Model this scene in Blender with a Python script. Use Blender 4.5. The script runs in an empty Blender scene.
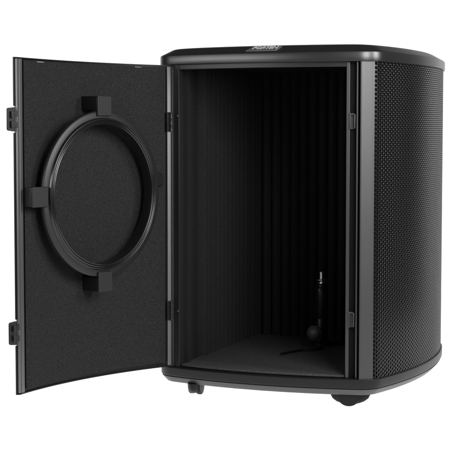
import bpy, math
import numpy as np
from mathutils import Vector, Matrix

C = bpy.context.scene.collection
S = bpy.context.scene
R = math.radians

# ------------------------------------------------------------------ camera
Z0 = 0.056                       # the cabinet stands on casters: height of the base's upper face
H = 0.600                        # clear height between base and lid
AZ, DIST, CZ, YAW, PIT, FPX = 0.3675, 2.7313, 0.4663, 0.0230, 0.0645, 1426.2257
cam_d = bpy.data.cameras.new('camera')
cam = bpy.data.objects.new('camera', cam_d); C.objects.link(cam)
cam.location = (DIST*math.sin(AZ), -DIST*math.cos(AZ), CZ + Z0)
cam.rotation_euler = (math.pi/2 - PIT, 0, AZ + YAW)
cam_d.sensor_width = 36; cam_d.lens = FPX/450*36
cam_d.clip_start = 0.05; cam_d.clip_end = 200
S.camera = cam
FWD = Vector((-math.sin(AZ+YAW), math.cos(AZ+YAW), 0))
RIGHT = Vector((math.cos(AZ+YAW), math.sin(AZ+YAW), 0))

# ------------------------------------------------------------------ studio light
S.view_settings.view_transform = 'Standard'
S.view_settings.look = 'None'
S.view_settings.exposure = 0
S.view_settings.gamma = 1
W = bpy.data.worlds.new('World'); S.world = W; W.use_nodes = True
nt = W.node_tree; nt.nodes.clear()
out = nt.nodes.new('ShaderNodeOutputWorld'); bg = nt.nodes.new('ShaderNodeBackground')
tc = nt.nodes.new('ShaderNodeTexCoord')
def dotmap(vec, a, b, lo, hi):
    d = nt.nodes.new('ShaderNodeVectorMath'); d.operation = 'DOT_PRODUCT'; d.inputs[1].default_value = vec
    nt.links.new(tc.outputs['Generated'], d.inputs[0])
    m = nt.nodes.new('ShaderNodeMapRange'); m.interpolation_type = 'SMOOTHSTEP'
    m.inputs['From Min'].default_value = a; m.inputs['From Max'].default_value = b
    m.inputs['To Min'].default_value = lo; m.inputs['To Max'].default_value = hi
    nt.links.new(d.outputs['Value'], m.inputs['Value'])
    return m.outputs['Result']
back_a = dotmap(FWD, 0.68, 0.80, 0.0, 1.0)        # white backdrop behind the cabinet, dark studio before it
back_z = dotmap((0, 0, 1), 0.20, 0.36, 1.0, 0.0)
mb = nt.nodes.new('ShaderNodeMath'); mb.operation = 'MULTIPLY'
nt.links.new(back_a, mb.inputs[0]); nt.links.new(back_z, mb.inputs[1]); back = mb.outputs[0]
low = dotmap((0, 0, -1), 0.40, 0.55, 0.0, 1.45)   # white world light added under the table
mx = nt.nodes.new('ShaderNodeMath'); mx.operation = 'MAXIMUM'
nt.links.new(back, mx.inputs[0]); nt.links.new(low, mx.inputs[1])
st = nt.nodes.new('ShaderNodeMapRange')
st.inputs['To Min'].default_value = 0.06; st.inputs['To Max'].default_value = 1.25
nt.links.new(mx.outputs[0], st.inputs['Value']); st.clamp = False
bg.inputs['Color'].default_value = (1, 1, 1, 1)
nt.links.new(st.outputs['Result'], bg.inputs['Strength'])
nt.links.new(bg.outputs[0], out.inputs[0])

def softbox(name, loc, target, sx, sy, power):
    d = bpy.data.lights.new(name, 'AREA'); d.shape = 'RECTANGLE'; d.size = sx; d.size_y = sy; d.energy = power
    o = bpy.data.objects.new(name, d); C.objects.link(o)
    o.location = loc
    o.rotation_euler = (Vector(target) - Vector(loc)).to_track_quat('-Z', 'Y').to_euler()
    return o
def around(deg, dist, z, c=(0.05, 0.1)):         # deg to the right of the camera, seen from the cabinet
    a = AZ + R(deg)
    return (c[0] + dist*math.sin(a), c[1] - dist*math.cos(a), z)
softbox('key_softbox', around(22, 1.32, 0.92), (0.12, 0.05, 0.46), 0.6, 0.62, 21)
softbox('side_softbox', around(62, 1.35, 0.95), (0.1, 0.10, 0.45), 0.45, 0.7, 19)

softbox('added_lid_fill', around(-56, 1.75, 0.80), (0.05, 0, 0.66), 1.3, 0.45, 15)  # fill lamp added to brighten the lid band, set behind the open door

# ------------------------------------------------------------------ materials
def mat(name, col, rough=0.5, metal=0.0, spec=0.5, grain=0.0, gscale=900, bump=0.0, speck=0.0, rvar=0.0, aniso=None):
    m = bpy.data.materials.new(name); m.use_nodes = True
    n = m.node_tree; b = n.nodes['Principled BSDF']
    b.inputs['Base Color'].default_value = (*col, 1); b.inputs['Roughness'].default_value = rough
    b.inputs['Metallic'].default_value = metal; b.inputs['Specular IOR Level'].default_value = spec
    t = n.nodes.new('ShaderNodeTexCoord')
    vec = t.outputs['Object']
    if aniso:
        mp = n.nodes.new('ShaderNodeMapping'); mp.inputs['Scale'].default_value = aniso
        n.links.new(vec, mp.inputs[0]); vec = mp.outputs[0]
    no = n.nodes.new('ShaderNodeTexNoise'); no.inputs['Scale'].default_value = gscale; no.inputs['Detail'].default_value = 3
    n.links.new(vec, no.inputs['Vector'])
    last = None
    if grain:
        r = n.nodes.new('ShaderNodeMapRange'); r.inputs['From Min'].default_value = .3; r.inputs['From Max'].default_value = .7
        r.inputs['To Min'].default_value = 1-grain; r.inputs['To Max'].default_value = 1+grain
        n.links.new(no.outputs['Fac'], r.inputs['Value'])
        v = n.nodes.new('ShaderNodeVectorMath'); v.operation = 'SCALE'; v.inputs[0].default_value = col
        n.links.new(r.outputs[0], v.inputs['Scale']); last = v.outputs[0]
    if speck:                                     # pale fibres and dust caught in the foam
        n2 = n.nodes.new('ShaderNodeTexVoronoi'); n2.inputs['Scale'].default_value = 75
        n.links.new(t.outputs['Object'], n2.inputs['Vector'])
        r2 = n.nodes.new('ShaderNodeMapRange'); r2.inputs['From Min'].default_value = .085; r2.inputs['From Max'].default_value = .05
        r2.inputs['To Min'].default_value = 0; r2.inputs['To Max'].default_value = speck
        n.links.new(n2.outputs['Distance'], r2.inputs['Value'])
        mxx = n.nodes.new('ShaderNodeMix'); mxx.data_type = 'RGBA'
        n.links.new(r2.outputs[0], mxx.inputs['Factor'])
        mxx.inputs['A'].default_value = (*col, 1); mxx.inputs['B'].default_value = (.25, .25, .25, 1)
        if last: n.links.new(last, mxx.inputs['A'])
        last = mxx.outputs['Result']
    if last: n.links.new(last, b.inputs['Base Color'])
    if rvar:
        n3 = n.nodes.new('ShaderNodeTexNoise'); n3.inputs['Scale'].default_value = 9; n3.inputs['Detail'].default_value = 5
        n.links.new(t.outputs['Object'], n3.inputs['Vector'])
        r3 = n.nodes.new('ShaderNodeMapRange'); r3.inputs['To Min'].default_value = rough-rvar; r3.inputs['To Max'].default_value = rough+rvar
        n.links.new(n3.outputs['Fac'], r3.inputs['Value']); n.links.new(r3.outputs[0], b.inputs['Roughness'])
    if bump:
        bp = n.nodes.new('ShaderNodeBump'); bp.inputs['Strength'].default_value = bump; bp.inputs['Distance'].default_value = .001
        n.links.new(no.outputs['Fac'], bp.inputs['Height']); n.links.new(bp.outputs[0], b.inputs['Normal'])
    return m
M = dict(
    lid=mat('satin_black_plastic', (.007,)*3, .33, spec=.65, bump=.10, gscale=1400, rvar=.05),
    base=mat('black_plastic', (.005,)*3, .42, spec=.28, bump=.12, gscale=1400, rvar=.05),
    trim=mat('grey_plastic_edge', (.048,)*3, .42, spec=.5, bump=.08, gscale=1200, rvar=.05),
    post=mat('grey_satin_aluminium', (.070,)*3, .47, metal=.9, grain=.05, gscale=60, aniso=(40, 40, .4), rvar=.03),
    alu=mat('brushed_aluminium', (.175,)*3, .5, metal=1, grain=.08, gscale=60, aniso=(40, 40, .4)),
    frame=mat('dark_frame_metal', (.010,)*3, .42, spec=.35, bump=.05, gscale=800),
    black=mat('deep_black', (.003,)*3, .7, spec=.12),
    grille=mat('black_coated_steel', (.005,)*3, .24, spec=.38, rvar=.04),
    foam=mat('grey_black_foam', (.016,)*3, .95, spec=.15, grain=.45, gscale=700, bump=.8, speck=.14),
    dfoam=mat('charcoal_door_foam', (.0155,)*3, .95, spec=.12, grain=.62, gscale=560, bump=.8, speck=.09),
    carpet=mat('black_carpet', (.044,)*3, 1.0, spec=.1, grain=.5, gscale=500, bump=1.0, speck=.12),
    ring=mat('black_ring_plastic', (.010,)*3, .42, spec=.4, bump=.06, gscale=900, rvar=.05),
    lip=mat('glossy_ring_lip', (.005,)*3, .27, spec=.6, rvar=.05),
    clip=mat('matte_bracket', (.012,)*3, .6, spec=.3, bump=.15, gscale=900),
    rubber=mat('black_rubber', (.005,)*3, .5, spec=.2, bump=.2, gscale=500),
    chrome=mat('chrome', (.95,)*3, .26, metal=1),
    badge=mat('badge_grey', (.10,)*3, .4, metal=.4),
    letter=mat('badge_letters', (.5,)*3, .35, metal=.2),
    mic=mat('mount_black', (.006,)*3, .4, spec=.35),
    ball=mat('dark_ball', (.06,)*3, .45, spec=.4),
)
# white translucent table: white world light added below shines through it
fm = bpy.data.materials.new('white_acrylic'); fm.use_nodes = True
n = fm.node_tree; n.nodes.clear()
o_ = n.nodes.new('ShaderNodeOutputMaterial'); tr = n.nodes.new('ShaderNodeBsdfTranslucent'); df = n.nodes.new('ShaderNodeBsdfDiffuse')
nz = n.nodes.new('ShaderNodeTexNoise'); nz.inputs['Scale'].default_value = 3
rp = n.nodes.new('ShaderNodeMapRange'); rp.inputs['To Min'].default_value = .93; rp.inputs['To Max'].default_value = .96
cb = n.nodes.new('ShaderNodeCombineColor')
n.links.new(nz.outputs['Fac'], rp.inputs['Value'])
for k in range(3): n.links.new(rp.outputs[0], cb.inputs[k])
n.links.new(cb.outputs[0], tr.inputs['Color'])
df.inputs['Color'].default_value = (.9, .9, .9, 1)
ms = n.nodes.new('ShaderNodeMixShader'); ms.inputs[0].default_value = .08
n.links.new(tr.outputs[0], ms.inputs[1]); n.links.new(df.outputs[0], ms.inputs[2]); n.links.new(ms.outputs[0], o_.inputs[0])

# ------------------------------------------------------------------ helpers
def obj(name, verts, faces, material, parent=None, smooth=35, bevel=0.0, segs=2):
    me = bpy.data.meshes.new(name)
    me.from_pydata([tuple(map(float, v)) for v in verts], [], [tuple(map(int, f)) for f in faces])
    me.validate(); me.update()
    if smooth is not None:
        me.shade_smooth(); me.set_sharp_from_angle(angle=R(smooth))
    me.materials.append(material)
    o = bpy.data.objects.new(name, me); C.objects.link(o)
    if parent:
        o.parent = parent
        o.matrix_parent_inverse = PINV.get(parent.name, Matrix.Identity(4))
    if bevel:
        b = o.modifiers.new('edge', 'BEVEL'); b.width = bevel; b.segments = segs; b.limit_method = 'ANGLE'; b.angle_limit = R(40)
    return o
PINV = {}
class G:                                          # collects verts and faces of one mesh
    def __init__(s): s.v = []; s.f = []
    def add(s, v, f):
        k = len(s.v); s.v += [tuple(p) for p in v]; s.f += [tuple(i+k for i in q) for q in f]; return s
    def prism(s, poly, z0, z1, caps=True):        # poly: plan points, counter-clockwise
        n = len(poly); v = [(*p, z0) for p in poly] + [(*p, z1) for p in poly]
        f = [(i, (i+1) % n, n+(i+1) % n, n+i) for i in range(n)]
        if caps: f += [tuple(range(n-1, -1, -1)), tuple(range(n, 2*n))]
        return s.add(v, f)
    def strip(s, inner, outer, z0, z1):           # a wall between two plan lines, capped with quads
        n = len(inner); v = []
        for z in (z0, z1):
            v += [(*p, z) for p in outer] + [(*p, z) for p in inner]
        o0, i0, o1, i1 = 0, n, 2*n, 3*n; f = []
        for k in range(n-1):
            f += [(o0+k, o0+k+1, o1+k+1, o1+k), (i0+k+1, i0+k, i1+k, i1+k+1),
                  (o1+k, o1+k+1, i1+k+1, i1+k), (o0+k+1, o0+k, i0+k, i0+k+1)]
        f += [(o0, o1, i1, i0), (o0+n-1, i0+n-1, i1+n-1, o1+n-1)]
        return s.add(v, f)
    def box(s, c, ax, ay, az):                    # centre and three half-axis vectors
        c, ax, ay, az = map(np.array, (c, ax, ay, az)); v = []
        for i in (-1, 1):
            for j in (-1, 1):
                for k in (-1, 1): v.append(c + i*ax + j*ay + k*az)
        return s.add(v, [(0, 1, 3, 2), (4, 6, 7, 5), (0, 4, 5, 1), (2, 3, 7, 6), (0, 2, 6, 4), (1, 5, 7, 3)])
    def lathe(s, prof, c=(0, 0, 0), ax=(1, 0, 0), ay=(0, 1, 0), az=(0, 0, 1), seg=48, closed=False):
        c, ax, ay, az = map(np.array, (c, ax, ay, az)); v = []; n = len(prof)
        for k in range(seg):
            t = 2*math.pi*k/seg
            for r, h in prof: v.append(c + r*math.cos(t)*ax + r*math.sin(t)*ay + h*az)
        f = []
        for k in range(seg):
            m = (k+1) % seg
            for i in range(n if closed else n-1):
                j = (i+1) % n
                f.append((k*n+i, m*n+i, m*n+j, k*n+j))
        return s.add(v, f)
    def build(s, name, m, parent=None, **kw): return obj(name, s.v, s.f, m, parent, **kw)

# ------------------------------------------------------------------ the cabinet's plan
A1, A2 = R(15.2), R(74)
SF, SC, SS = 0.1972, 0.048, 0.2430                 # lengths along the plan: half front, corner, half side
def angle(s):
    if s < SF: return A1*s/SF
    if s < SF+SC: return A1+(A2-A1)*(s-SF)/SC
    return A2+(math.pi/2-A2)*(s-SF-SC)/SS
_N = 2000; _s = np.linspace(0, SF+SC+SS, _N); _a = np.array([angle(x) for x in _s]); _ds = _s[1]-_s[0]
_px = np.r_[0, np.cumsum(np.cos((_a[1:]+_a[:-1])/2)*_ds)]; _py = np.r_[0, np.cumsum(np.sin((_a[1:]+_a[:-1])/2)*_ds)]
LEN = SF+SC+SS; YM = _py[-1]; XM = _px[-1]        # quarter length, mid depth, half width
def P(s, off=0.0):                                # s runs from the front centre to the right and round to the back centre
    sg = 1 if s >= 0 else -1; s = abs(s); rear = s > LEN
    if rear: s = 2*LEN - s
    x, y, a = np.interp(s, _s, _px), np.interp(s, _s, _py), np.interp(s, _s, _a)
    x += off*math.sin(a); y -= off*math.cos(a)
    if rear: y = 2*YM - y
    return (sg*x, y)
def line(s0, s1, n, off=0.0): return [P(s, off) for s in np.linspace(s0, s1, n)]
def ring(off, soft=0):                            # the closed plan; soft rounds its corners further
    pts = _ring(off)
    if soft:
        a = np.array(pts); n = len(a)
        d = np.r_[0, np.cumsum(np.hypot(*(np.roll(a, -1, 0)-a).T))]; b = np.vstack([a, a[:1]])
        m = 1200; t = np.linspace(0, d[-1], m, endpoint=False)
        x, y = np.interp(t, d, b[:, 0]), np.interp(t, d, b[:, 1])
        kx = np.fft.fftfreq(m, d[-1]/m); w = np.exp(-2*(math.pi*kx*soft)**2)
        x, y = np.fft.ifft(np.fft.fft(x)*w).real, np.fft.ifft(np.fft.fft(y)*w).real
        pts = list(zip(np.interp(d[:-1], t, x, period=d[-1]), np.interp(d[:-1], t, y, period=d[-1])))
    return pts
def _ring(off):
    q = [0, .05, .10, .15, .18] + list(np.linspace(SF-.01, SF+SC+.01, 16)) + list(np.linspace(SF+SC+.03, LEN, 10))
    q = q + [2*LEN-s for s in q[-2::-1]]
    return [P(s, off) for s in q] + [P(-s, off) for s in q[-2:0:-1]]
def stack(g, prof):                               # closed rings one above the other, capped at both ends
    rs = [[(*p, z[0]) for p in ring(o, *z[1:])] for o, *z in prof]; n = len(rs[0]); v = sum(rs, []); f = []
    for k in range(len(rs)-1):
        f += [(k*n+i, k*n+(i+1) % n, (k+1)*n+(i+1) % n, (k+1)*n+i) for i in range(n)]
    f += [tuple(range(n-1, -1, -1)), tuple(range((len(rs)-1)*n, len(rs)*n))]
    return g.add(v, f)
def pix(px, py, z):                               # a point of the photograph on a level plane (used for the casters and the mount)
    c = np.array(cam.location); g = AZ+YAW
    fw = np.array([-math.sin(g)*math.cos(PIT), math.cos(g)*math.cos(PIT), -math.sin(PIT)])
    r = np.array([math.cos(g), math.sin(g), 0]); u = np.cross(r, fw)
    d = fw + r*(px-225)/FPX + u*(225-py)/FPX
    t = (z-c[2])/d[2]; p = c+t*d
    return p[0], p[1]

# ------------------------------------------------------------------ setting
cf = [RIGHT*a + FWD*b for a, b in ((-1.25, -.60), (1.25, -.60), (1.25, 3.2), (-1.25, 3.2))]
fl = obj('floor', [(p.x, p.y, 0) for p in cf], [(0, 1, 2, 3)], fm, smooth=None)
fl['kind'] = 'structure'; fl['label'] = 'backlit white studio table under the cabinet'

# ------------------------------------------------------------------ cabinet
cab = bpy.data.objects.new('isolation_cabinet', None); C.objects.link(cab)
cab.location = (0, YM, 0); cab.empty_display_size = .1
cab['label'] = 'black isolation cabinet with rounded perforated sides, its curved door swung wide open'
cab['category'] = 'speaker cabinet'
PINV[cab.name] = Matrix.Translation((0, -YM, 0))
Zb, Zt = Z0, Z0+H

lid = stack(G(), [(-.030, Zt-.0002), (-.001, Zt), (.0030, Zt+.0003), (.0034, Zt+.0016), (.0034, Zt+.0165), (.0028, Zt+.0182), (.0014, Zt+.0192),
                  (-.0010, Zt+.0204, .002), (-.0190, Zt+.0306, .014), (-.0225, Zt+.0320, .016), (-.0275, Zt+.0330, .018), (-.048, Zt+.0350, .022), (-.080, Zt+.0362, .026)]).build('lid', M['lid'], cab, smooth=30)
base = stack(G(), [(-.022, Zb-.0318), (-.0125, Zb-.0312), (-.0105, Zb-.0300), (.0005, Zb-.0192), (.0022, Zb-.0176), (.0030, Zb-.0160), (.0030, Zb-.0018), (.0018, Zb-.0004), (-.004, Zb)]).build('base', M['base'], cab, smooth=30)
# slanting lower edge: a lighter moulded strip wrapped round the base
def band(g, prof):
    rs = [[(*p, z) for p in ring(o)] for o, z in prof]; n = len(rs[0]); m = len(rs); v = sum(rs, [])
    f = [(k*n+i, k*n+(i+1) % n, ((k+1) % m)*n+(i+1) % n, ((k+1) % m)*n+i) for k in range(m) for i in range(n)]
    return g.add(v, f)
band(G(), [(-.0096, Zb-.0322), (-.0080, Zb-.0308), (.0004, Zb-.0216), (.0010, Zb-.0204), (-.0012, Zb-.0204), (-.0125, Zb-.0322)]).build('edge_trim', M['trim'], base, smooth=30)

# posts, grilles, shell and back
POST = .0292
for sg in (1, -1):
    for s0, s1 in ((SF, SF+POST), (2*LEN-SF-POST, 2*LEN-SF)):
        i, o = line(sg*s0, sg*s1, 14, -.014), line(sg*s0, sg*s1, 14, .0004)
        e0, e1 = np.array(P(sg*s0, .0004)), np.array(P(sg*s1, .0004)); nn = np.array([e1[1]-e0[1], e0[0]-e1[0]])*sg/np.linalg.norm(e1-e0)
        o = [tuple(e0+(e1-e0)*q+nn*.0012*(1-abs(2*q-1)**6)) for q in np.linspace(0, 1, 14)]
        o[0] = P(sg*(s0+.0008), 0.0002); o[-1] = P(sg*(s1-.0004), 0.0002)
        if sg < 0: i, o = i[::-1], o[::-1]
        G().strip(i, o, Zb-.003, Zt+.003).build('corner_post', M['post'], cab)
    # perforated sheet: hexagonal cells with round holes, punched through a bent steel sheet
    p_ = .0082; cw = p_*math.sqrt(3)/2; r_ = .00318; hr = p_/math.sqrt(3)
    sa, sb = SF+POST, 2*LEN-SF-POST
    nc = int((sb-sa)/cw)+1; nr = int(H/p_)+2
    tab_s = np.linspace(sa-.01, sb+.01, 1500); tab = np.array([P(s) for s in tab_s])
    tx = np.array([P(s, 1.0) for s in tab_s]) - tab
    th = np.arange(12)*math.pi/6
    hx = np.where(np.arange(12) % 2 == 0, hr, hr*math.cos(math.pi/6))
    loc = np.concatenate([np.c_[hx*np.cos(th), hx*np.sin(th), 0*th], np.c_[(r_+.00062)*np.cos(th), (r_+.00062)*np.sin(th), 0*th],
                          np.c_[r_*np.cos(th), r_*np.sin(th), 0*th-.0007], np.c_[r_*np.cos(th), r_*np.sin(th), 0*th-.0014]])
    cf = []
    for k in range(12):
        m = (k+1) % 12
        for a in (0, 12, 24): cf.append((a+k, a+m, a+12+m, a+12+k))
    vs, fs = [], []
    for c_ in range(nc):
        for r2 in range(nr):
            s = sa + cw*(c_+.35); z = Zb - .002 + p_*(r2 + (.5 if c_ % 2 else 0))
            if z > Zt+.002: continue
            q = loc.copy(); q[:, 0] = np.clip(q[:, 0]+s, sa-.0005, sb+.0005); q[:, 1] = np.clip(q[:, 1]+z, Zb-.004, Zt+.006)
            x = np.interp(q[:, 0], tab_s, tab[:, 0]) + np.interp(q[:, 0], tab_s, tx[:, 0])*q[:, 2]
            y = np.interp(q[:, 0], tab_s, tab[:, 1]) + np.interp(q[:, 0], tab_s, tx[:, 1])*q[:, 2]
            fs.append(np.array(cf)+48*len(vs)); vs.append(np.c_[sg*x, y, q[:, 1]])
    vs = np.concatenate(vs); fs = np.concatenate(fs)
    if sg < 0: fs = fs[:, ::-1]
    obj('side_grille', vs, fs, M['grille'], cab, smooth=25)
    i, o = line(sg*(sa-.004), sg*(sb+.004), 60, -.019), line(sg*(sa-.004), sg*(sb+.004), 60, -.0145)
    if sg < 0: i, o = i[::-1], o[::-1]
    G().strip(i, o, Zb-.003, Zt+.003).build('inner_shell', M['black'], cab)
bl = np.linspace(2*LEN-SF, 2*LEN, 20)
o = [P(s, -.001) for s in bl] + [P(-s, -.001) for s in bl[-2::-1]]; i = [P(s, -.012) for s in bl] + [P(-s, -.012) for s in bl[-2::-1]]
G().strip(i, o, Zb-.003, Zt+.003).build('back_panel', M['base'], cab)

# front frame: hinge jamb, header, sill lip
g = G()
g.strip(line(-SF+.0005, -SF+.0155, 4, -.022), line(-SF+.0005, -SF+.0155, 4, -.007), Zb-.002, Zt+.002)
g.strip(line(-SF+.0158, SF-.026, 24, -.020), line(-SF+.0158, SF-.026, 24, -.0075), Zt-.0095, Zt+.002)
frame = g.build('front_frame', M['frame'], cab, bevel=.0008)
G().strip(line(-SF-.0006, -SF+.0012, 3, -.008), line(-SF-.0006, -SF+.0012, 3, -.003), Zb+.001, Zt-.001).build('edge_bead', M['alu'], frame)
for zz in (Zb+.112, Zb+.500):
    q = np.array([*P(-SF+.0118, -.0068), zz]); a_ = A1*(-SF+.0118)/SF
    G().lathe([(0, .0009), (.0012, .0009), (.0019, .0004), (.0020, -.0004)][::-1], c=q, ax=(math.cos(a_), math.sin(a_), 0), ay=(0, 0, 1), az=(math.sin(a_), -math.cos(a_), 0), seg=20).build('screw', M['alu'], frame)
# latch jamb: black channel with a bright inner rail and a thin lip
jam = G().strip(line(SF-.0262, SF-.0006, 6, -.030), line(SF-.0262, SF-.0006, 6, -.016), Zb-.002, Zt+.002).build('latch_jamb', M['black'], cab)
G().strip(line(SF-.0258, SF-.0192, 4, -.0162), line(SF-.0258, SF-.0192, 4, -.006), Zb+.0006, Zt-.0006).build('rail', M['post'], jam, bevel=.0007)
G().strip(line(SF-.0066, SF-.0036, 3, -.0162), line(SF-.0066, SF-.0036, 3, -.004), Zb+.0006, Zt-.0006).build('lip', M['post'], jam, bevel=.0005)
for zz in (Zb+.1125, Zb+.4880):                   # strike plates
    g = G()
    g.strip(line(SF-.0200, SF-.0176, 3, -.012), line(SF-.0200, SF-.0176, 3, -.0030), zz-.0155, zz+.0155)
    g.strip(line(SF-.0112, SF-.0086, 3, -.012), line(SF-.0112, SF-.0086, 3, -.0030), zz-.0135, zz+.0135)
    g.strip(line(SF-.0176, SF-.0112, 3, -.012), line(SF-.0176, SF-.0112, 3, -.0105), zz-.0150, zz+.0150)
    g.strip(line(SF-.0176, SF-.0112, 3, -.0104), line(SF-.0176, SF-.0112, 3, -.0035), zz+.0120, zz+.0150)
    g.build('strike_plate', M['post'], jam, bevel=.0005)

# foam lining, flat near the door and pleated behind it
def pleats(p0, p1, n, nor, depth=.017, flat=0.0):
    p0, p1, nor = map(np.array, (p0, p1, nor)); pts = []
    if flat: pts.append(p0 + nor*depth*.9)
    rng = np.random.default_rng(n)
    for k in range(n):
        kd_ = depth*rng.uniform(.86, 1.06)
        for j in range(9):
            t = (k+j/9)/n; t = flat+(1-flat)*t
            pts.append(p0+(p1-p0)*t + nor*kd_*(abs(math.sin(math.pi*j/9))**.55))
    pts.append(p1); return pts
YB = .500
def lining(pts, shift):
    inner = [tuple(p) for p in pts]; outer = [tuple(np.array(p)+np.array(shift)) for p in pts]
    g = G().strip(outer, inner, Zb+.0005, Zt-.0005); return g
lf = pleats((-.1865, .058), (-.203, YB), 14, (1, .04), flat=.20)
lining(lf[::-1], (-.012, 0)).build('foam_lining', M['foam'], cab, smooth=60)
rf = [(-x, y) for x, y in lf]
lining(rf, (.012, 0)).build('foam_lining', M['foam'], cab, smooth=60)
bf = pleats((-.203, YB), (.203, YB), 18, (0, -1))
lining(bf, (0, .012)).build('foam_lining', M['foam'], cab, smooth=60)
# carpet on the floor of the box, with a slightly raised front edge
cp = [P(s, -.010) for s in np.linspace(-SF+.018, SF-.027, 24)] + [(.165, .05), (.180, .10), (.200, YB-.001), (-.200, YB-.001), (-.180, .10), (-.176, .05)]
G().prism(cp, Zb+.0006, Zb+.0050).build('carpet', M['carpet'], base, bevel=.0018, segs=3)

# ------------------------------------------------------------------ badge on the lid's front slope
ex = np.array([1, 0, 0.]); ey = np.array([0, .8974, .4412]); en = np.cross(ex, ey)
cb_ = np.array([.0075, .0105, Zt+.0262]) + en*.0002
def bp(x, y, h): return cb_ + ex*x + ey*y + en*h
def slab(g, poly, h0, h1):
    n_ = len(poly); v = [bp(x, y, h0) for x, y in poly] + [bp(x, y, h1) for x, y in poly]
    return g.add(v, [(i, (i+1) % n_, n_+(i+1) % n_, n_+i) for i in range(n_)] + [tuple(range(n_-1, -1, -1)), tuple(range(n_, 2*n_))])
slab(G(), [(-.0335, -.0100), (.0285, -.0100), (.0345, .0105), (-.0245, .0105)], -.0010, .0012).build('badge', M['badge'], lid, bevel=.0004)
tcv = bpy.data.curves.new('lettering', 'FONT'); tcv.body = 'PORTEN'; tcv.size = .0175; tcv.extrude = .0004; tcv.shear = .25
tcv.align_x = 'CENTER'; tcv.align_y = 'CENTER'; tcv.offset = .00025
to = bpy.data.objects.new('tmp', tcv); C.objects.link(to); bpy.context.view_layer.update()
me = bpy.data.meshes.new_from_object(to.evaluated_get(bpy.context.evaluated_depsgraph_get()))
bpy.data.objects.remove(to)
wd = max(v.co.x for v in me.vertices)-min(v.co.x for v in me.vertices)
lt = [bp(v.co.x*.052/wd+.002, v.co.y*1.0+.0022, v.co.z+.0014) for v in me.vertices]
obj('lettering', lt, [tuple(p.vertices) for p in me.polygons], M['letter'], lid, smooth=None)

# ------------------------------------------------------------------ door, swung open on its left hinges
hin = np.array(P(-SF)); DA = -1.8670; L = .4077; SAG = .0275
du = np.array([math.cos(DA), math.sin(DA)]); dn = np.array([-du[1], du[0]])      # along the door; towards its inner side
hin = hin + du*.001 - dn*.0062
RD = (L*L/4+SAG*SAG)/(2*SAG)
def arc(u): return -(math.sqrt(RD*RD-(u-L/2)**2)-(RD-SAG))                       # the skin bows away from the inner side
def D(u, nn): return tuple(hin + du*u + dn*(arc(u)+nn))
def dl(u0, u1, k, nn): return [D(u, nn) for u in np.linspace(u0, u1, k)]
ZD0, ZD1 = Zb+.0005, Zt-.0005
def D3(u, nn, z): p = D(u, nn); return np.array([p[0], p[1], z])
def dstrip(g, u0, u1, k, n0, n1, z0, z1): return g.strip(dl(u0, u1, k, n0), dl(u0, u1, k, n1), z0, z1)
DU, DN, DZ = np.array([*du, 0]), np.array([*dn, 0]), np.array([0, 0, 1.])
g = G(); 
dstrip(g, 0.0, L-.003, 40, -.001, .003, ZD0, ZD1)
# free edge of the skin, notched where the latch tabs pass
tabs = (Zb+.1120, Zb+.4900)
zs = [ZD0, tabs[0]-.0235, tabs[0]+.0235, tabs[1]-.0235, tabs[1]+.0235, ZD1]
for a, b in ((zs[0], zs[1]), (zs[2], zs[3]), (zs[4], zs[5])): dstrip(g, L-.003, L+.0012, 3, -.001, .003, a, b)
dstrip(g, .0005, L-.001, 40, .003, .0075, ZD1-.0022, ZD1-.0002)                # top and bottom return flanges
dstrip(g, .0005, L-.001, 40, .003, .0075, ZD0+.0002, ZD0+.0022)
door = g.build('door', M['base'], cab, smooth=30)
PINV[door.name] = PINV[cab.name] @ Matrix.Identity(4)
PINV.pop(door.name); 
for o_n in (lid, base, frame, jam, door): PINV[o_n.name] = Matrix.Identity(4)
# aluminium edge profiles, each with a groove
g = G()
dstrip(g, L-.0165, L-.0075, 3, .0032, .0085, ZD0+.003, ZD1-.0026)
dstrip(g, L-.0078, L-.0004, 3, .0032, .0075, ZD0+.0032, ZD1-.0028)
g.build('edge_profile', M['alu'], door, bevel=.0007)
g = G()
dstrip(g, .0008, .0085, 3, .0032, .0085, ZD0+.003, ZD1-.0026)
g.build('edge_profile', M['alu'], door, bevel=.0007)
# foam pad
fo = dl(.0145, L-.0215, 40, .0035); fi = dl(.0145, L-.0215, 40, .0080)
fi2 = dl(.0215, L-.0300, 40, .0112)
z0, z1 = ZD0+.0085, ZD1-.0045
v = [(*p, z0) for p in fo]+[(*p, z1) for p in fo]+[(*p, z0) for p in fi]+[(*p, z1) for p in fi]+[(*p, z0+.006) for p in fi2]+[(*p, z1-.006) for p in fi2]
k = 40; f = []
for j in range(k-1):
    f += [(4*k+j+1, 4*k+j, 5*k+j, 5*k+j+1), (2*k+j+1, 2*k+j, 4*k+j, 4*k+j+1), (5*k+j+1, 5*k+j, 3*k+j, 3*k+j+1),
          (3*k+j+1, 3*k+j, k+j, k+j+1), (j+1, j, 2*k+j, 2*k+j+1), (j, j+1, k+j+1, k+j)]
for j, a in ((0, 1), (k-1, -1)):
    q = [(2*k+j, 3*k+j, 5*k+j, 4*k+j), (j, k+j, 3*k+j, 2*k+j)]
    f += [t if a > 0 else t[::-1] for t in q]
obj('foam_pad', v, f, M['dfoam'], door, smooth=50)
# glinting spring clips on the top flange
for u in (L*.83, L*.19):
    G().box(D3(u, .0085, ZD1-.0062), DU*.0095, DN*.0018, DZ*.0011).build('spring_clip', M['alu'], door, bevel=.0004)
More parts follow.
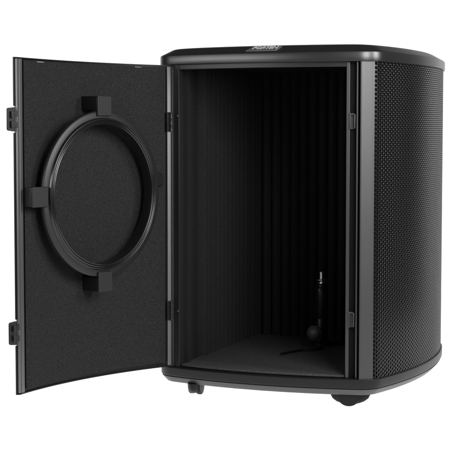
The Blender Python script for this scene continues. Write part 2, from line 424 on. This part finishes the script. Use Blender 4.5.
# latch tabs: rounded plates past the free edge
for zt in tabs:
    pl = []
    for cx, cy, a0 in ((.0165, .0165, 0), (.0045, .0205, 90), (.0045, -.0205, 180), (.0165, -.0165, 270)):
        rr = .0035 if cx > .01 else .0008
        for t in np.linspace(R(a0), R(a0+90), 5): pl.append((cx+rr*math.cos(t), cy+rr*math.sin(t)))
    n_ = len(pl); e0 = L-.0005
    v = [D3(e0, .002+h, zt)+DU*x+DZ*y for h in (0, .0035) for x, y in pl]
    f = [(i, (i+1) % n_, n_+(i+1) % n_, n_+i) for i in range(n_)] + [tuple(range(n_-1, -1, -1)), tuple(range(n_, 2*n_))]
    g = G().add(v, f)
    for dz in (-.0085, .0085): g.box(D3(e0+.0110, .0060, zt+dz), DU*.0034, DN*.0012, DZ*.0060)
    for dz in (-.010, .010): g.box(D3(e0+.0015, .0050, zt+dz), DU*.0035, DN*.0022, DZ*.0050)
    g.build('latch_tab', M['frame'], door, bevel=.0005)
# hinges: knuckle barrels and leaves
for zh in (Zb+.1135, Zb+.4880):
    g = G()
    for q in range(3):
        zc = zh+(q-1)*.0128
        g.lathe([(0, -.0060), (.0036, -.0060), (.0034, -.0054), (.0034, .0054), (.0036, .0060), (0, .0060)], c=D3(.0030, .0115, zc), seg=20)
    g.box(D3(.0065, .0092, zh), DU*.0055, DN*.0012, DZ*.0190)
    for dz in (-.0125, .0125): g.lathe([(.0016, 0), (.0015, .0006), (.0005, .0008), (.0004, .0003), (0, .0003)], c=D3(.0078, .0104, zh+dz), ax=DU, ay=DZ, az=DN, seg=16)
    g.build('hinge', M['frame'], door, bevel=.0003)

# speaker ring held off the foam by four brackets
cu, cz = .2075, Zb+.3525
off = .0515
rc = D3(cu, 0, cz); rc = np.array([*(hin+du*cu+dn*(-.0275+off)), cz])
prof = [(.1545, -.006), (.1545, -.003), (.1538, -.0010), (.1525, 0), (.1405, 0), (.1405, -.0180), (.1385, -.0180), (.1390, -.0075)]
G().lathe(prof[::-1], c=rc, ax=DU, ay=DZ, az=DN, seg=200, closed=True).build('speaker_ring', M['ring'], door, smooth=40)
prof = [(.1418, .0002), (.1410, .0008), (.1406, .0042), (.1400, .0050), (.1390, .0053), (.1382, .0048), (.1376, .0036), (.1369, .0040),
        (.1362, .0050), (.1353, .0054), (.1345, .0050), (.1338, .0034), (.1328, .0032), (.1320, .0042), (.1310, .0046), (.1301, .0040), (.1296, .0026), (.1294, -.0060), (.1294, -.018), (.1404, -.018), (.1404, .0002)]
G().lathe(prof[::-1], c=rc, ax=DU, ay=DZ, az=DN, seg=200, closed=True).build('ring_lip', M['lip'], door, smooth=50)
for t in (0, 90, 180, 270):
    er = DU*math.cos(R(t)) + DZ*math.sin(R(t)); et = -DU*math.sin(R(t)) + DZ*math.cos(R(t))
    r0, r1 = .1450, .1825
    # L bracket: a face plate lapping the ring and a block reaching back to the foam
    deep = off - .0060 + (0.0 if t in (90, 270) else .002)
    lo = -deep
    if t in (0, 180):                              # the skin curves forward towards the edges
        lo = -(off-.0275+arc(cu+(.16 if t == 0 else -.16))*-1*0 - .0) - .004
        uu = cu + (.164 if t == 0 else -.164); lo = (arc(uu)+.0095) - (-.0275+off)
    else: lo = (arc(cu)+.0095) - (-.0275+off)
    g = G()
    if t == 180:                                   # the hinge-side one is only a low stop behind the ring
        g.box(rc+er*.1690-et*.022+DN*(lo-.012)/2, er*.0120, et*.0120, DN*(abs(lo)-.012)/2)
        g.build('ring_bracket', M['mic'], door, bevel=.0016, segs=3); continue
    g.box(rc+er*(r0+r1)/2+DN*.0022, er*(r1-r0)/2, et*.0182, DN*.0022)
    G().box(rc+er*(.1550+r1)/2+DN*(lo/2), er*(r1-.1550)/2*.96, et*.0172, DN*(abs(lo)/2)).build('bracket_block', M['mic'], door, bevel=.0012)  # shade of the bracket's sides put into a darker colour than the face plate
    br = g.build('ring_bracket', M['clip'], door, bevel=.0016, segs=3)
    if t == 90:
        G().box(rc+er*.1640+et*.0178+DN*(lo*.62), er*.0009, et*.0008, DN*.008).build('screw', M['alu'], door)

# ------------------------------------------------------------------ casters
def caster(px, py, rot):
    x, y = pix(px, py, 0)
    c, s_ = math.cos(rot), math.sin(rot); ax = np.array([c, s_, 0]); ay = np.array([-s_, c, 0]); o = np.array([x, y, 0])
    g = G()
    rings = [(.0385, .0155, Z0-.0305), (.0380, .0153, Z0-.0360), (.0345, .0145, Z0-.0425), (.0270, .0130, Z0-.0480), (.0180, .0100, Z0-.0515)]
    n_ = 40; v = []
    for a, b, z in rings:
        for k in range(n_):
            t = 2*math.pi*k/n_; v.append(o+ax*a*math.cos(t)+ay*b*math.sin(t)+np.array([0, 0, z]))
    m_ = len(rings)
    f = [(k*n_+(i+1) % n_, k*n_+i, (k+1)*n_+i, (k+1)*n_+(i+1) % n_) for k in range(m_-1) for i in range(n_)]
    f += [tuple(range(n_)), tuple(range(m_*n_-1, (m_-1)*n_-1, -1))]
    g.add(v, f)
    cst = g.build('caster', M['rubber'], base, smooth=40)
    PINV[cst.name] = Matrix.Identity(4)
    for e in (-1, 1):                              # twin wheels with a flat tread; kept inside the same part
        pass
    g2 = G()
    for e in (-1, 1):
        cc = o + ay*e*.0088 + ax*.004*e + np.array([0, 0, .0235])
        g2.lathe([(0, -.005), (.016, -.005), (.0222, -.0046), (.0235, -.003), (.0235, .003), (.0222, .0046), (.016, .005), (0, .005)], c=cc, ax=ax, ay=np.array([0, 0, 1.]), az=-ay, seg=36)
    return g, g2, cst
CW = []
for px, py, rot in ((350.5, 405.2, AZ+YAW), (196.3, 393.7, AZ+YAW+R(78))):
    g, g2, cst = caster(px, py, rot)
    vs = [tuple(v.co) for v in cst.data.vertices]
    nm = G(); nm.v = list(vs); nm.f = [tuple(p.vertices) for p in cst.data.polygons]; nm.add(g2.v, g2.f)
    bpy.data.objects.remove(cst)
    nm.build('caster', M['rubber'], base, smooth=40)
    CW.append(nm)
for nm in CW:                                      # the two rear casters
    G().add([(x, 2*YM-y, z) for x, y, z in nm.v], [f[::-1] for f in nm.f]).build('caster', M['rubber'], base, smooth=40)

# ------------------------------------------------------------------ microphone mount standing on the carpet
mx_, my_ = pix(321.3, 345.0, Zb+.005)
mc = bpy.data.objects.new('microphone_mount', None); C.objects.link(mc); mc.location = (mx_, my_, Zb+.005)
mc['label'] = 'short black microphone post with a silver threaded stud inside the open cabinet'; mc['category'] = 'microphone stand'
PINV[mc.name] = Matrix.Identity(4)
G().lathe([(0, 0), (.020, 0), (.0215, .002), (.0215, .006), (.019, .009), (.0128, .011), (0, .011)], seg=48).build('foot_plate', M['mic'], mc)
G().lathe([(.0138, .010), (.0142, .012), (.0142, .056), (.0136, .0575), (.0136, .0595), (.0142, .061), (.0142, .108), (.0148, .110), (.0148, .124), (.0136, .1262), (.0112, .1268), (.0112, .1336), (0, .134)], seg=40).build('pole', M['mic'], mc)
pr = [(0, .1345), (.0080, .1345), (.0088, .1352), (.0088, .1378), (.0042, .1385), (.0042, .1402), (.0120, .1410), (.0127, .1420), (.0120, .1438), (.0066, .1452)]
for k in range(8): pr += [(.0062, .1460+k*.0018), (.0060, .1469+k*.0018)]
pr += [(.0050, .1610), (0, .1616)]
G().lathe(pr, seg=28).build('threaded_stud', M['chrome'], mc, smooth=30)
kx, ky = pix(314.6, 338, Zb+.036); kd = np.array([kx-mx_, ky-my_])
to_cam = np.array([cam.location.x-mx_, cam.location.y-my_]); to_cam /= np.linalg.norm(to_cam)
kp = np.array([-float(RIGHT.x)*.014+to_cam[0]*.055, -float(RIGHT.y)*.014+to_cam[1]*.055, .034])
ka = kp-np.array([0, 0, .034]); kl = np.linalg.norm(ka); ka = ka/kl; kb = np.array([-ka[1], ka[0], 0])
ball = [(0, -.0155)] + [(.0158*math.sin(t), -.0158*math.cos(t)) for t in np.linspace(.25, math.pi-.12, 16)] + [(0, .0158)]
G().lathe(ball, c=kp, ax=kb, ay=np.array([0, 0, 1.]), az=ka, seg=32).lathe([(0, .004), (.0052, .004), (.0052, kl-.010), (0, kl-.010)], c=(0, 0, .034), ax=kb, ay=np.array([0, 0, 1.]), az=ka, seg=20).lathe([(.0150, -.003), (.0163, -.002), (.0166, 0), (.0163, .002), (.0150, .003)], c=kp+np.array([*(ka[:2]*.004), 0]), ax=kb, ay=np.array([0, 0, 1.]), az=ka, seg=40).build('ball_head', M['ball'], mc)
# thin cable trailing over the carpet from the post
cpt = [np.array([*pix(a, b, Zb+.0075), Zb+.0075]) for a, b in ((322, 348), (316, 349.5), (309, 350), (302, 350.3), (295, 351.2), (288, 352.6), (281, 354.2))]
cpt = np.array(cpt) - np.array([mx_, my_, Zb+.005]); tt = np.linspace(0, len(cpt)-1, 50)
cpt = np.array([np.interp(tt, range(len(cpt)), cpt[:, k]) for k in range(3)]).T
g = G(); n_ = 10; v = []; f = []
for k, p in enumerate(cpt):
    d = cpt[min(k+1, 49)]-cpt[max(k-1, 0)]; d /= np.linalg.norm(d); sd = np.array([-d[1], d[0], 0]); sd /= np.linalg.norm(sd)
    for q in range(n_): v.append(p+.0028*(sd*math.cos(2*math.pi*q/n_)+np.array([0, 0, 1.])*math.sin(2*math.pi*q/n_)))
for k in range(49): f += [(k*n_+q, k*n_+(q+1) % n_, (k+1)*n_+(q+1) % n_, (k+1)*n_+q) for q in range(n_)]
f += [tuple(range(n_))[::-1], tuple(range(49*n_, 50*n_))]
g.add(v, f).build('cable', M['mic'], mc)
